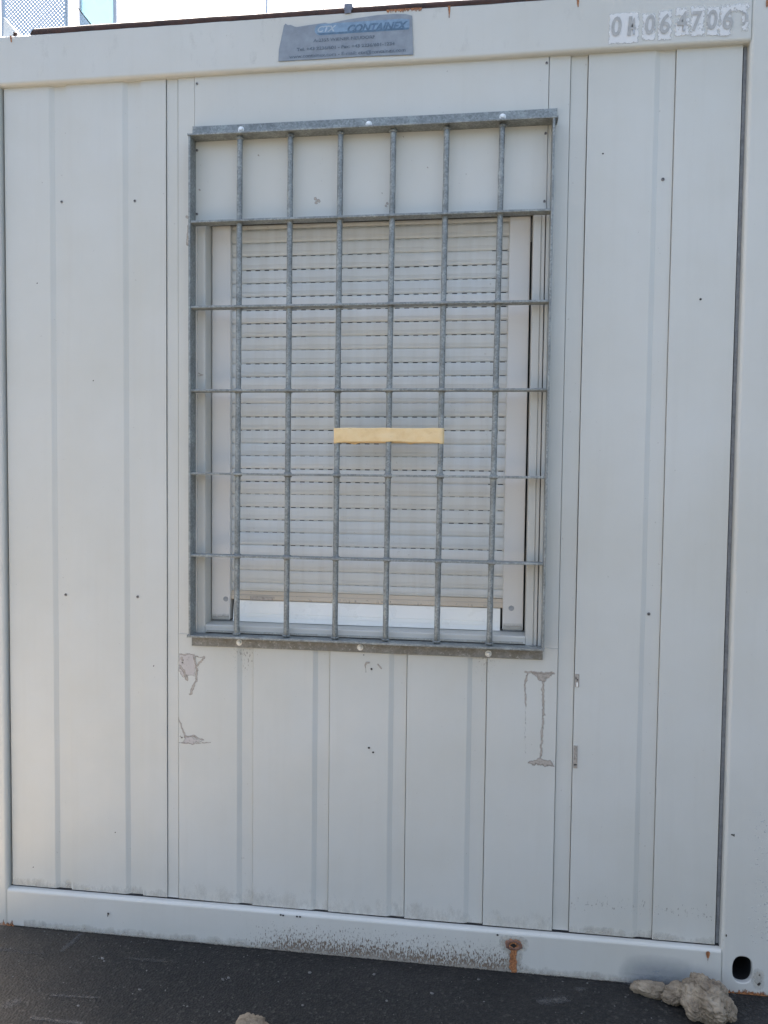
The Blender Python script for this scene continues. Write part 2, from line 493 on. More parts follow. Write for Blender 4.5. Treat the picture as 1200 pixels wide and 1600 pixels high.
# corner posts, profile (x,y) swept along z; the right one has the oval lifting hole near the ground
def wob_post(co):
    return Vector((.0010 * noise.noise(Vector((co.z * 1.6, 5, co.y))), .001 * noise.noise(Vector((co.z * 1.5, 1, 7))), 0))
def post_profile(xa, xb, inner):
    # inner = +1: inner edge at xb (left post), -1: inner edge at xa
    if inner > 0:
        return [(xa, .12), (xa, .004), (xa + .004, 0), (xb - .06, 0)] + [(xb - R + R * math.sin(t), R - R * math.cos(t)) for t in [PI / 2 * i / 5 for i in range(6)]] + [(xb, .12)]
    return [(xb, .12), (xb, .004), (xb - .004, 0), (xa + .06, 0)] + [(xa + R - R * math.sin(t), R - R * math.cos(t)) for t in [PI / 2 * i / 5 for i in range(6)]] + [(xa, .12)]
pl = MB(); pl.sweep(post_profile(X0, OL, 1), 'z', ZB + .0, ZT, WHITE, 40, wob_post)
pl.mark(-1.10, -1.035, .001, .035, -.0003, lambda x, z: .62 * max(0, 1 - z / .033), D_RUST, .002)
pl.build('corner_post', WHITE, cont)
pr_ = MB(); HC = (1.036, .066); HW, HH = .0255, .036     # hole half width, half height
pr_.sweep(post_profile(OR, X1, -1), 'z', .16, ZT, WHITE, 40, wob_post)
# lower block with an oval hole cut through its front face
n = 40
def oval(i, k=1.0):
    t = 2 * PI * i / n
    c, s = math.cos(t), math.sin(t)
    return HC[0] + k * HW * math.copysign(abs(c) ** .8, c), HC[1] + k * HH * math.copysign(abs(s) ** .8, s)
xa, xb, za, zb = OR + R, X1 - .004, 0.004, .16
def border(i):
    t = 2 * PI * i / n; c, s = math.cos(t), math.sin(t)
    # ray from hole centre to the block border
    k = min(((xb - HC[0]) / c) if c > 1e-6 else ((xa - HC[0]) / c if c < -1e-6 else 1e9),
            ((zb - HC[1]) / s) if s > 1e-6 else ((za - HC[1]) / s if s < -1e-6 else 1e9))
    return HC[0] + c * k, HC[1] + s * k
bm = pr_.bm; kk = pr_.mi(WHITE)
# order border points with corners inserted
inner = [bm.verts.new((oval(i)[0], .0012, oval(i)[1])) for i in range(n)]
lip = [bm.verts.new((oval(i, 1.07)[0], 0, oval(i, 1.07)[1])) for i in range(n)]
back = [bm.verts.new((oval(i)[0], .014, oval(i)[1])) for i in range(n)]
far = [bm.verts.new((oval(i, 1.3)[0], .11, oval(i, 1.0)[1])) for i in range(n)]
outer = [bm.verts.new((border(i)[0], 0, border(i)[1])) for i in range(n)]
kd = pr_.mi(DARK)
for i in range(n):
    j = (i + 1) % n
    for a, b_, mi_ in ((outer, lip, kk), (lip, inner, kk), (inner, back, kk), (back, far, kd)):
        f = bm.faces.new((a[i], b_[i], b_[j], a[j])); f.material_index = mi_
    # fill corner triangles
    p, q = outer[i].co, outer[j].co
    if abs(p.x - q.x) > 1e-5 and abs(p.z - q.z) > 1e-5:
        cx = p.x if (abs(p.x - xa) < 1e-5 or abs(p.x - xb) < 1e-5) else q.x
        cz = p.z if (abs(p.z - za) < 1e-5 or abs(p.z - zb) < 1e-5) else q.z
        v = bm.verts.new((cx, 0, cz)); f = bm.faces.new((outer[i], outer[j], v)); f.material_index = kk
f = bm.faces.new(far); f.material_index = kd
# rounded inner edge, side and underside of the block
pf = [(OR + R - R * math.sin(t), R - R * math.cos(t)) for t in [PI / 2 * i / 5 for i in range(6)]] + [(OR, .12)]
for i in range(len(pf) - 1):
    f = bm.faces.new([bm.verts.new(c) for c in ((pf[i][0], pf[i][1], 0), (pf[i + 1][0], pf[i + 1][1], 0), (pf[i + 1][0], pf[i + 1][1], .16), (pf[i][0], pf[i][1], .16))]); f.material_index = kk; f.smooth = True
for q in ([(OR + R, 0, .004), (X1, 0, .004), (X1, .004, 0), (OR + R, .004, 0)], [(X1 - .004, 0, 0), (X1, .004, 0), (X1, .004, .16), (X1 - .004, 0, .16)],
          [(X1, .004, 0), (X1, .12, 0), (X1, .12, .16), (X1, .004, .16)]):
    pr_.face(q, WHITE)
pr_.mark(1.05, 1.12, .0, .09, -.0003, lambda x, z: .55 * max(0, 1 - ((x - 1.075) / .022) ** 2 - ((z - .045) / .035) ** 2), D_GRIME, .002)
pr_.mark(1.06, 1.10, .01, .06, -.0005, strokes([((1.077, .031), (1.079, .034), .0045, .004, 1.0), ((1.078, .056), (1.079, .058), .003, .002, .8)]), D_BLACK, .001)
pr_.mark(.992, 1.15, .001, .022, -.0003, lambda x, z: .75 * max(0, 1 - z / .022), D_RUST, .002)
pr_.mark(1.02, 1.15, .14, .58, -.0003, lambda x, z: .22 * max(0, min(1, (x - 1.02) / .05)) * min(1, max(0, (.56 - z) / .1)), D_WHITE, .006)
pr_.mark(.990, 1.01, .415, .437, -.0006, strokes([((.997, .428), (1.001, .427), .002, .002, 1.2), ((1.0035, .429), (1.0035, .424), .0015, .0015, 1.2)]), D_BLACK, .001)
pr_.mark(.983, 1.0, .145, .17, -.0006, strokes([((.992, .158), (.992, .154), .002, .002, 1.2)]), D_BLACK, .001)
pr_.mark(.975, 1.1, 2.46, 2.591, -.0006, strokes([((1.019, 2.60), (1.017, 2.535), .005, .003, .9)]), D_RUST, .002)
pr_.build('corner_post', WHITE, cont)

# ---- wall panels
def panel(name, feats, x0, x1, z0, z1, y=P, mat=PANEL, seg=14, back=.055, crack=.0016):
    """feats: grooves (xa, xb): soft slope at xa, crisp at xb"""
    pts = [(x0, y)]
    for a, b_ in feats:
        pts += [(a - .007, y), (a + .006, G), (b_ - crack - .0008, G), (b_ - crack, G + .006), (b_ - .0006, G + .006), (b_, y)]
    pts += [(x1, y)]
    def depth(x):
        for i in range(len(pts) - 1):
            if pts[i][0] <= x <= pts[i + 1][0]:
                t = (x - pts[i][0]) / max(1e-6, pts[i + 1][0] - pts[i][0]); return pts[i][1] + (pts[i + 1][1] - pts[i][1]) * t
        return y
    mb = MB()
    def wob(co):
        if co.y > .04: return Vector((0, 0, 0))
        dz = .0016 * noise.noise(Vector((co.x * 9, 4.2, z0))) if co.z < z0 + .001 else 0
        return Vector((.0007 * noise.noise(Vector((co.x * 3, 0, co.z * 2.2))), .0009 * noise.noise(Vector((co.x * 2.3, 6, co.z * 1.9))), dz))
    mb.sweep(pts + [(x1, back), (x0, back)], 'z', z0, z1, mat, seg, wob)
    return mb, depth

def screw(x, z, y, parent, r=.0042, mat=SCREW, name='screw'):
    s = MB(); s.cyl((0, 0, 0), (0, -.0022, 0), r, r * .8, 12, mat)
    s.cyl((0, -.0022, 0), (0, -.0023, 0), r * .45, r * .4, 6, DARK)
    o = s.build(name, mat, parent); o.location = (x, y, z); return o

ZP0, ZP1 = .1175, 2.475
mb, dl = panel('wall_panel', [(-.902, -.857), (-.681, -.634)], -1.0465, -.5605, ZP0, ZP1, crack=.0010)
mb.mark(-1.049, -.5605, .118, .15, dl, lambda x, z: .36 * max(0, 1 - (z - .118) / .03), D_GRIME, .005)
for (a, b_) in ((-.98, .175), (-.72, .30), (-.95, 1.9), (-.78, 1.62), (-.60, .8)):
    mb.mark(a - .006, a + .006, b_ - .006, b_ + .006, dl, strokes([((a, b_), (a + .001, b_ + .001), .0018, .0018, 1.1)]), D_BLACK, .001)
p_left = mb.build('wall_panel', PANEL, cont)
for x, z in ((-.876, 2.131), (-.655, 2.126), (-.873, .998), (-.651, .999)): screw(x, z, dl(x), p_left)
mb, dr = panel('wall_panel', [(.763, .809)], .5895, .9695, ZP0, ZP1, crack=.0011)
for (a, b_, s) in ((.63, 2.20, 1.2), (.884, 1.821, 1.6)):
    mb.mark(a - .006, a + .006, b_ - .006, b_ + .006, dr, strokes([((a, b_), (a + .001, b_), .002 * s, .002 * s, 1.3)]), D_BLACK, .001)
mb.mark(.5895, .968, .15, .30, dr, lambda x, z: .22 * math.exp(-((z - .20) / .03) ** 2), D_SPECK, .005)
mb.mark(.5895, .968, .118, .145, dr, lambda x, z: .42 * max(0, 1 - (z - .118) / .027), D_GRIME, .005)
p_right = mb.build('wall_panel', PANEL, cont)
for x, z in ((.784, 2.131), (.778, .998)): screw(x, z, dr(x), p_right, .0048)

# joint strips and side strips around the window element
for xa_, xb_, yy in ((-.5585, -.5265, P + .003), (.545, .5880, P + .0055)):
    j = MB(); j.sweep([(xa_, yy), (xb_, yy), (xb_, .055), (xa_, .055)], 'z', ZP0 + .001, ZP1, PANEL, 12, lambda co: Vector((0, .0008 * noise.noise(Vector((co.x, 3, co.z * 2))), 0)))
    j.build('joint_strip', PANEL, cont, .0008)
j = MB(); j.sweep([(.9735, P + .007), (.9815, P + .007), (.9815, .055), (.9735, .055)], 'z', ZP0, ZP1, RUBBER); j.build('joint_seal', RUBBER, cont)
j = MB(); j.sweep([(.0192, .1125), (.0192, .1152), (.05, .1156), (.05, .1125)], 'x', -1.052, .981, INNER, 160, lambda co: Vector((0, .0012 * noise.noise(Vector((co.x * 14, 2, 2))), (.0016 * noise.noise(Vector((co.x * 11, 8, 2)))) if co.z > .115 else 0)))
j.build('gap_shade_strip', INNER, cont)  # dark strip added to paint the shade in the gap under the panels
j = MB(); j.sweep([(-1.0525, P + .012), (-1.0470, P + .012), (-1.0470, .055), (-1.0525, .055)], 'z', ZP0, ZP1, INNER); j.build('joint_seal', INNER, cont)
ss = MB(); ss.sweep([(-.5245, P), (-.477, P), (-.477, .055), (-.5245, .055)], 'z', .898, ZP1, PANEL, 12)
ss.mark(-.515, -.4775, 1.98, 2.09, P, strokes([((-.4995, 2.075), (-.497, 2.073), .004, .004, 1.2), ((-.495, 2.05), (-.496, 2.0), .003, .007, .8)]), D_DIRT, .0015)
ss.build('side_strip', PANEL, cont, .0008)
ss = MB(); ss.sweep([(.4895, P), (.5435, P), (.5435, .055), (.4895, .055)], 'z', .898, ZP1, PANEL, 12); ss.build('side_strip', PANEL, cont, .0008)

# lower panel under the window
mb, dlo = panel('wall_panel', [(-.343, -.303), (-.123, -.081), (.093, .137), (.309, .356)], -.5245, .5435, ZP0, .8972)
ZPX = lambda px, py: at(px, py, P)
def L(pts, w0=.004, w1=.004, s=1.0, y=P):
    out = []
    for i in range(len(pts) - 1):
        t0 = i / (len(pts) - 1); t1 = (i + 1) / (len(pts) - 1)
        out.append((at(*pts[i], y), at(*pts[i + 1], y), w0 + (w1 - w0) * t0, w0 + (w1 - w0) * t1, s))
    return out
# right hand glue mark: top bar, drip, foot
mb.mark(.44, .5425, .55, .84, dlo, strokes(
    L([(821, 1050), (866, 1052)], .0035, .0035, .8) +     L([(848, 1060), (849, 1100), (848, 1130), (846, 1160), (845, 1182)], .0045, .0045, .74) + L([(824, 1053), (820, 1070), (821, 1100)], .004, .0025, .75) +
    L([(821, 1100), (821, 1185)], .002, .002, .38) +
    L([(826, 1191), (866, 1197)], .004, .004, .7), 1.0), D_DIRT, .0014)
mb.mark(.44, .5425, .79, .84, dlo, polyfn([at(*p, P) for p in ((829, 1050), (867, 1052), (856, 1060), (849, 1066), (845, 1066), (838, 1058))], .72, .008), D_DIRT, .0018)
mb.mark(.44, .5425, .55, .62, dlo, polyfn([at(*p, P) for p in ((822, 1190), (835, 1188), (845, 1182), (852, 1187), (866, 1190), (867, 1198), (845, 1196), (824, 1193))], .75, .008), D_DIRT, .0018)
# left hand patch and scratches
pk = [at(*p, P) for p in ((280, 1022), (303, 1022), (306, 1040), (305, 1058), (294, 1054), (288, 1060), (280, 1050))]
mb.mark(-.5245, -.40, .72, .845, dlo, polyfn(pk, .75), D_PEEL, .002)
mb.mark(-.5245, -.40, .55, .845, dlo, strokes(
    L([(280, 1022), (303, 1022)], .002, .002, .9) + L([(284, 1028), (286, 1036)], .004, .003, .9) + L([(281, 1040), (287, 1048), (292, 1060)], .004, .007, .72) +
    L([(303, 1024), (308, 1048), (307, 1062), (302, 1072), (298, 1084)], .003, .006, .76) + L([(307, 1041), (320, 1027)], .0035, .0025, 1.0) + L([(305, 1025), (320, 1028)], .004, .002, .65) +
    L([(279, 1122), (284, 1136), (290, 1150)], .003, .003, .8) + L([(289, 1151), (303, 1150), (318, 1156)], .005, .003, .68) + L([(280, 1160), (300, 1162), (328, 1160)], .003, .002, .62), 1.0), D_DIRT, .0014)
mb.mark(-.5245, -.40, .55, .62, dlo, polyfn([at(*p, P) for p in ((288, 1150), (303, 1152), (320, 1158), (300, 1162), (286, 1160))], .7), D_PEEL, .002)
for px, py, r in ((285, 1035, .0022), (286.5, 1031, .0018), (284.5, 1152, .0028), (282, 1150, .0015)):
    a = at(px, py, P); mb.mark(a[0] - .006, a[0] + .006, a[1] - .006, a[1] + .006, lambda x: P - .0004, strokes([(a, (a[0] + .0005, a[1]), r, r, 1.4)]), D_BLACK, .001)
# centre holes
for px, py, r in ((580.5, 1045, .0032), (576.5, 1168, .0034), (583, 1175, .0032), (568.5, 1023, .0016)):
    a = at(px, py, P); mb.mark(a[0] - .007, a[0] + .007, a[1] - .007, a[1] + .007, lambda x: P - .0003, strokes([(a, (a[0] + .0005, a[1]), r, r, 1.5)]), D_BLACK, .001)
mb.mark(.0, .085, .79, .855, dlo, strokes(L([(571, 1039), (573, 1035), (577, 1035)], .003, .003, .95) + L([(591, 1038), (596, 1044)], .003, .0025, .95) + L([(571, 1040), (572, 1050)], .002, .002, .6) + L([(557, 1053), (557, 1058)], .002, .001, .9)), D_DIRT, .0014)
# dust and fly specks below the grille, grime near the foot
mb.mark(-.42, -.26, .70, .868, dlo, lambda x, z: .31 * max(0, 1 - ((x + .335) / .07) ** 2) * max(0, (z - .70) / .165), D_SPECK, .004)
mb.mark(.28, .42, .74, .868, dlo, lambda x, z: .31 * max(0, 1 - ((x - .35) / .06) ** 2) * max(0, (z - .74) / .12), D_SPECK, .004)
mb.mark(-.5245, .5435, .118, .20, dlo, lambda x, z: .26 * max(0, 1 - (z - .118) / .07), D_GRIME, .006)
p_low = mb.build('wall_panel', PANEL, cont)

# upper flat panel (shutter box cover)
mb, du = panel('wall_panel', [], -.4755, .488, 2.0625, ZP1, P - .0015)
for (px, py, r, dr_) in ((493, 311, .006, 0), (498, 314, .006, 0), (494, 317, .005, 0), (404, 243, .0025, 0), (312, 297, .003, 0), (605, 318, .004, 1), (603, 322, .003, 1), (668, 262, .0015, 0), (630, 214, .0014, 0), (597, 302, .0014, 0)):
    a = at(px, py, P)
    mb.mark(a[0] - .01, a[0] + .01, a[1] - .01, a[1] + .01, du, strokes([(a, (a[0] + .002, a[1] - .002), r, r * .7, .85)]), D_DIRT, .0013)
p_up = mb.build('box_cover_panel', PANEL, cont)
for x, z in ((-.469, 2.436), (-.469, 2.255), (-.469, 2.081), (.482, 2.438), (.483, 2.258), (.4835, 2.083)): screw(x, z, P - .0015, p_up, .0038)

# little glue-soiled bracket plates on the right panel edge
for (pz0, pz1, holes) in ((.794, .832, ((.592, .8195), (.5965, .815))), (.573, .637, ((.5935, .583), (.5975, .5835)))):
    b_ = MB(); b_.box(.5898, .6015, P - .0022, P, pz0, pz1, PANEL)
    b_.mark(.590, .601, pz0 + .001, pz1 - .001, P - .0022, lambda x, z: .62, D_DIRT, .002)
    for hx, hz in holes:
        b_.cyl((hx, P - .0022, hz), (hx, P - .0034, hz), .0022, .0022, 10, DARK)
    if pz0 > .7: b_.box(.5935, .5975, P - .0034, P - .0021, .796, .808, BRIGHT)
    b_.build('bracket_plate', PANEL, cont, .0005)

# rest of the body: sides, back, roof, floor, and the dark inner lining
bd = MB()
bd.box(X0 + .02, X0 + .07, .12, 5.9, .1, 2.5); bd.box(X1 - .07, X1 - .02, .12, 5.9, .1, 2.5)
bd.build('side_wall', PANEL, cont)
bd = MB(); bd.box(X0 + .02, X1 - .02, 5.9, 5.95, .1, 2.5); bd.build('back_wall', PANEL, cont)
bd = MB()
for xa_, xb_ in ((X0, X0 + .12), (X1 - .12, X1)):
    bd.box(xa_, xb_, .121, 6.05, 2.46, ZT - .001); bd.box(xa_, xb_, .121, 6.05, 0, .14)
bd.box(X0, X1, 6.051, 6.17, 2.46, ZT); bd.box(X0, X1, 6.051, 6.17, 0, .14)
bd.box(X0, X0 + .19, 6.051, 6.169, .141, 2.459); bd.box(X1 - .19, X1, 6.051, 6.169, .141, 2.459)
bd.build('side_frame', WHITE, cont)
bd = MB(); bd.box(X0 + .12, X1 - .12, .12, 6.05, 2.53, 2.575); bd.build('roof', ROOF, cont)
bd = MB(); bd.box(X0 + .12, X1 - .12, .12, 5.9, .06, .10); bd.build('floor', INNER, cont)
bd = MB(); bd.box(-1.05, -.50, .056, .075, .118, 2.45); bd.box(.495, .982, .056, .075, .118, 2.45); bd.box(-.4999, .4949, .056, .075, .118, .894); bd.box(-.4999, .4949, .056, .075, 2.0635, 2.45)
bd.build('inner_lining', INNER, cont)

# rusty roof edge flashing standing a little above the rail
fl = MB()
nseg = 150
rings = []
kr, kl = fl.mi(RUSTY), fl.mi(LEAD)
for i in range(nseg + 1):
    x = -.957 + (1.16 + .957) * i / nseg
    wv = .0022 * noise.noise(Vector((x * 11, 1, 2))) + .0012 * noise.noise(Vector((x * 34, 5, 2)))
    h = .0215 - .004 * (x + .957) / 2.1 + .0015 * noise.noise(Vector((x * 5, 7, 2)))
    zb_ = 2.5895 + wv * .35
    pts = [(.003 + wv, zb_), (.001 + wv, zb_ + h * .35), (.003 + wv, zb_ + h * .72), (.007, zb_ + h * .93), (.016, zb_ + h), (.10, zb_ + h + .004), (.10, zb_ - .01 + .0102)]
    if i == 0: pts = [(p + .002, q) for p, q in pts]
    rings.append([fl.bm.verts.new((x + (q - zb_) * .5 if i == 0 else x, p, q)) for p, q in pts])
for i in range(nseg):
    for j in range(6):
        f = fl.bm.faces.new((rings[i][j], rings[i][j + 1], rings[i + 1][j + 1], rings[i + 1][j])); f.material_index = kr if j < 3 else kl; f.smooth = True
for rg in (rings[0], rings[-1][::-1]):
    f = fl.bm.faces.new(rg); f.material_index = kr
fls = fl.build('roof_flashing', RUSTY, cont)
cl = MB(); cx = at(544, 12, 0)[0]
cl.box(cx - .011, cx + .011, -.003, .03, 2.596, 2.6125, LEAD); cl.box(cx - .009, cx + .009, -.004, -.003, 2.587, 2.606, LEAD)
cl.build('flashing_clip', LEAD, fls, .001)
# white sheet gusset on the roof corner
gs = MB()
Y0 = .03
a, b_, c_, d_ = at(6, 27, Y0), at(31, 56, Y0), at(31, 66, Y0), at(5, 66, Y0)
for y in (Y0, Y0 + .004):
    gs.face([(a[0], y, a[1]), (b_[0], y, b_[1]), (c_[0], y, 2.588), (d_[0], y, 2.588)][::(1 if y == Y0 else -1)])
gs.face([(a[0], Y0, a[1]), (a[0], Y0 + .05, a[1]), (b_[0], Y0 + .05, b_[1]), (b_[0], Y0, b_[1])])
gs.build('corner_gusset', BRIGHT, cont)
gs = MB(); gs.box(-1.145, -1.098, .03, .08, 2.588, 2.712); gs.build('lifting_lug', WHITE, cont, .003)
rp = MB(); q = at(23, 55, .01); rp.blob((q[0], .012, q[1] + .002), .006, .006, .006, RUSTY, 2, .8); rp.build('rusty_pin', RUSTY, cont)

# ---- window with roller shutter
win = empty('window'); win.parent = cont
fj = MB()
fj.sweep([(-.4755, P + .001), (-.4695, P + .001), (-.468, P + .003), (-.4665, P + .001), (-.4525, P - .001), (-.446, P - .001), (-.4445, P + .001), (-.4445, .105), (-.4755, .105)], 'z', .899, 2.062, UPVC)
a = at(315, 586, P); fj.mark(a[0] - .012, a[0] + .010, a[1] - .012, a[1] + .012, P - .0012, strokes([((a[0] - .008, a[1] + .005), (a[0] + .004, a[1]), .0018, .0022, .95), ((a[0] - .008, a[1] - .003), (a[0] + .004, a[1]), .0014, .0022, .9)], .6), D_DIRT, .001)
fj.build('window_jamb', UPVC, win)
fj = MB()
fj.sweep([(.4565, P), (.458, P - .001), (.4755, P - .001), (.4775, P + .003), (.479, P + .001), (.4865, P + .001), (.4875, .105), (.4565, .105)], 'z', .899, 2.062, UPVC)
fj.build('window_jamb', UPVC, win)
fj = MB(); fj.box(-.444, .456, .085, .105, 2.0, 2.062); fj.build('window_head', UPVC, win)
sl_ = MB(); sl_.sweep([(.018, .905), (.0165, .907), (.0165, .924), (.0185, .927), (.080, .9295), (.105, .9295), (.105, .90)], 'x', -.444, .456, UPVC, 20, lambda co: Vector((0, 0, .0005 * noise.noise(Vector((co.x * 6, 0, 0))))))
sl_.mark(-.44, .45, .906, .912, .0163, lambda x, z: .45, D_GRIME, .004)
sl_.build('sill', UPVC, win)
# guide rails, recessed, a dark slit between rail and jamb
for (xa_, xb_, capx) in ((-.4425, -.3875, -.400), (.3955, .4515, .419)):
    gd = MB(); gd.box(xa_, xb_, .063, .098, .9345, 2.062, GUIDE)
    gd.mark(xa_ + .002, xb_ - .002, .936, .96, .063, lambda x, z: .8 * max(0, 1 - (z - .936) / .02), D_GRIME, .003)
    o = gd.build('guide_rail', GUIDE, win, .0022)
    cp = MB(); cp.cyl((0, 0, 0), (0, -.0015, 0), .0075, .007, 20, COVERCAP); q = cp.build('cover_cap', COVERCAP, win); q.location = (capx, .063, .9945)
    gl = MB(); sx_ = xb_ - .0002 if xa_ < 0 else xa_ + .0002
    gl.box(min(sx_, sx_ + (.007 if xa_ < 0 else -.007)), max(sx_, sx_ + (.007 if xa_ < 0 else -.007)), .0765, .081, .935, 1.035 if xa_ < 0 else 1.03, simple('slot_brush', (.10, .10, .10), .9)) if False else None
    gb = MB(); gb.box(xa_ + .002, xb_ - .002, .066, .096, .930, .9342, simple('rail_foot', (.22, .22, .21), .6)); gb.build('rail_foot', None, win)
for a_, b_ in ((-.4444, -.4427), (.4517, .4564)):
    ds = MB(); ds.box(a_, b_, .09, .10, .93, 2.062); ds.build('gap_seal', DARK, win)

# slats
lines = [2.0545 - .0379 * k for k in range(17)]
while len(lines) < 28: lines.append(lines[-1] - .0368)
lines.append(1.0185)
SX0, SX1 = -.3895, .3965
random.seed(11)
def slat(i, zt, zb_):
    h = zt - zb_
    gap = max(.0021, .0040 - .00007 * i - (random.random() * .0010)) if i < 26 else .0012
    if i in (9, 13, 17, 20): gap *= .6
    s = MB(); YS = .0775 + random.uniform(-.0004, .0004)
    tilt = random.uniform(-.0007, .0007)
    def pr(y, z): return (y, z)
    zt_ = zt - gap
    n_ = 8; front = []
    for k in range(n_ + 1):
        t = k / n_; z = zb_ + (zt_ - zb_) * t
        y = YS + .0014 * (2 * t - 1) ** 2 + (.0012 if t in (0, 1) else 0)
        front.append((y, z))
    # two fine grooves in the lower third
    fr2 = []
    for (y, z) in front: fr2.append((y, z))
    for gz in (.24, .34):
        zc = zb_ + (zt_ - zb_) * gz; yb = YS + .0014 * (2 * gz - 1) ** 2
        fr2 += [(yb, zc - .0007), (yb + .0008, zc), (yb, zc + .0007)]
    fr2.sort(key=lambda p: p[1])
    s.sweep(fr2 + [(YS + .009, zt_), (YS + .009, zb_)], 'x', SX0, SX1, SLAT, 44,
            lambda co: Vector((0, .0011 * noise.noise(Vector((co.x * 7.5, i * .35, co.z * 2))), .00035 * noise.noise(Vector((co.x * 5, i * 3.1, 1))) + tilt * co.x)))
    # slotted neck: tabs with ventilation slots between them
    x = SX0 + .003 + random.uniform(-.001, .001); pit = .0268
    while x < SX1 - .004:
        closed = noise.noise(Vector((x * 2.7, i * 1.9, 4))) > (.30 if i < 16 else .16)
        w_ = pit if closed else .0128
        s.box(x, min(x + w_ + .0001, SX1 - .001), YS + .0055, YS + .007, zt_ - .003, zt + .002, SLAT)
        x += pit
    s.build('shutter_slat', SLAT, win)
for i in range(len(lines) - 1): slat(i, lines[i], lines[i + 1])
slat(30, 2.0545 + .0379, 2.0545)
# end bar: soiled beige lip at the bottom of the shutter
eb = MB(); eb.sweep([(.0745, .9925), (.0725, .995), (.0740, 1.0055), (.0775, 1.0075), (.079, 1.0175), (.088, 1.0175), (.088, .9925)], 'x', SX0, SX1, BEIGE, 40, lambda co: Vector((0, .0006 * noise.noise(Vector((co.x * 8, 1, 1))), .0007 * noise.noise(Vector((co.x * 4, 8, 1))))))
eb.mark(-.39, .39, .993, 1.003, 0.0722, lambda x, z: .75 if -.33 < x < -.26 else .2, D_DIRT, .002)
eb.build('end_bar', BEIGE, win)
cs = MB(); cs.sweep([(.0640, .9305), (.0668, .9435), (.0680, .9442), (.0672, .9449), (.0690, .9535), (.0702, .9545), (.0694, .9555), (.0765, .9905), (.124, .9905), (.124, .9305)], 'x', -.3790, .3890, BRIGHT)
cs.build('casement', BRIGHT, win)
gp = MB(); gp.box(-.444, .456, .1245, .128, .93, 2.062)
gm, gnt, gb_, go = newmat('window_glass'); gb_.inputs['Base Color'].default_value = (.02, .025, .03, 1); gb_.inputs['Roughness'].default_value = .08
gp.build('glass_pane', gm, win)

# ---- the torn sign on the top rail
stick_px = [(435.2, 96.5), (436, 78.5), (440, 60), (444, 40.5), (446.5, 37.8), (450, 40), (454.7, 39.8), (461, 42.5), (464.4, 43), (480, 40.5), (500, 37.6), (508, 36.4), (515, 38), (519, 37), (532.7, 33.6), (545, 31), (567, 27.8), (590, 24.4), (615, 22.6), (633.4, 22.8), (644, 25.4), (645.8, 86), (560, 89), (500, 93), (470, 94.5)]
sp_ = [at(a, b_, 0) for a, b_ in stick_px]
st = MB(); ks = st.mi(STICK)
fv = [st.bm.verts.new((x, -.0011, z)) for x, z in sp_]; bv = [st.bm.verts.new((x, -.0002, z)) for x, z in sp_]
f = st.bm.faces.new(fv[::-1]); st.bm.faces.ensure_lookup_table()
for i in range(len(sp_)):
    j = (i + 1) % len(sp_); st.bm.faces.new((fv[i], fv[j], bv[j], bv[i])).material_index = st.mi(LOGOB)
sign = st.build('sign', STICK, cont); sign.location.y = -.0014
sign['label'] = 'faded grey torn company sign with blue lettering'

def text(s, x, z, size, mat, parent, name='lettering', y=-.0016, shear=0, sx=1.0, width=None, spacing=1.0, bold=0, align='LEFT'):
    cu = bpy.data.curves.new('t', 'FONT'); cu.body = s; cu.size = size; cu.shear = shear; cu.space_character = spacing
    cu.offset = bold; cu.align_x = align; cu.resolution_u = 3
    to = bpy.data.objects.new('t', cu); COL.objects.link(to)
    bpy.context.view_layer.update()
    me = bpy.data.meshes.new_from_object(to.evaluated_get(bpy.context.evaluated_depsgraph_get()))
    bpy.data.objects.remove(to); 
    xs = [v.co.x for v in me.vertices]
    k = sx
    if width: k = width / (max(xs) - min(xs))
    x0_ = min(xs)
    for v in me.vertices: v.co = Vector((x + (v.co.x - x0_) * k, y, z + v.co.y))
    me.materials.clear(); me.materials.append(mat)
    o = bpy.data.objects.new(name, me); COL.objects.link(o); o.parent = parent; o.data.name = name
    return o
def span(px0, py0, px1, py1):
    a = at(px0, py0, 0); b_ = at(px1, py1, 0); return a[0], b_[0] - a[0], (a[1] + b_[1]) / 2
# logo pill
x0_, w_, zc = span(492, 47, 640, 39)
pb = MB(); r = .0145
ring = [(x0_ + r + r * math.cos(t), zc + r * math.sin(t)) for t in [PI / 2 + PI * i / 10 for i in range(11)]] + [(x0_ + w_ - r * .5, zc - r), (x0_ + w_, zc - r * .6), (x0_ + w_, zc + r * .8), (x0_ + w_ - .02, zc + r)]
# keep the pill inside the torn edge
def clampz(x, z):
    top = 1e9
    for i in range(len(sp_) - 1):
        (xa__, za__), (xb__, zb__) = sp_[i], sp_[i + 1]
        if i < 20 and min(xa__, xb__) <= x <= max(xa__, xb__) and abs(xa__ - xb__) > 1e-6 and i > 2:
            top = min(top, za__ + (zb__ - za__) * (x - xa__) / (xb__ - xa__))
    return min(z, top - .0012)
ring = [(x, clampz(x, z)) for x, z in ring]
pb.face([(x, -.0013, z) for x, z in ring][::-1], PILLM)
for k in range(10):
    pass
pb.build('logo_panel', PILLM, sign)
ub = MB(); ub.face([(x, -.0014, z) for x, z in ((x0_ + .006, zc - r * .62), (x0_ + w_, zc - r * .62), (x0_ + w_ - .002, zc - r * .98), (x0_ + .014, zc - r * .98))], LOGOB); ub.build('logo_underline', LOGOB, sign)
text('CTX', x0_ + .008, zc - .0062, .0215, LOGOL, sign, shear=.35, width=.052, bold=.0006)
xx, ww, zz = span(543, 49, 638, 42.5)
text('CONTAINEX', xx, zz - .0045, .0265, LOGOB, sign, shear=.35, width=ww, bold=.0013)
xx, ww, zz = span(490, 67, 586, 60.5); text('A-2355 WIENER NEUDORF', xx, zz, .0115, INK, sign, width=ww, bold=.0003)
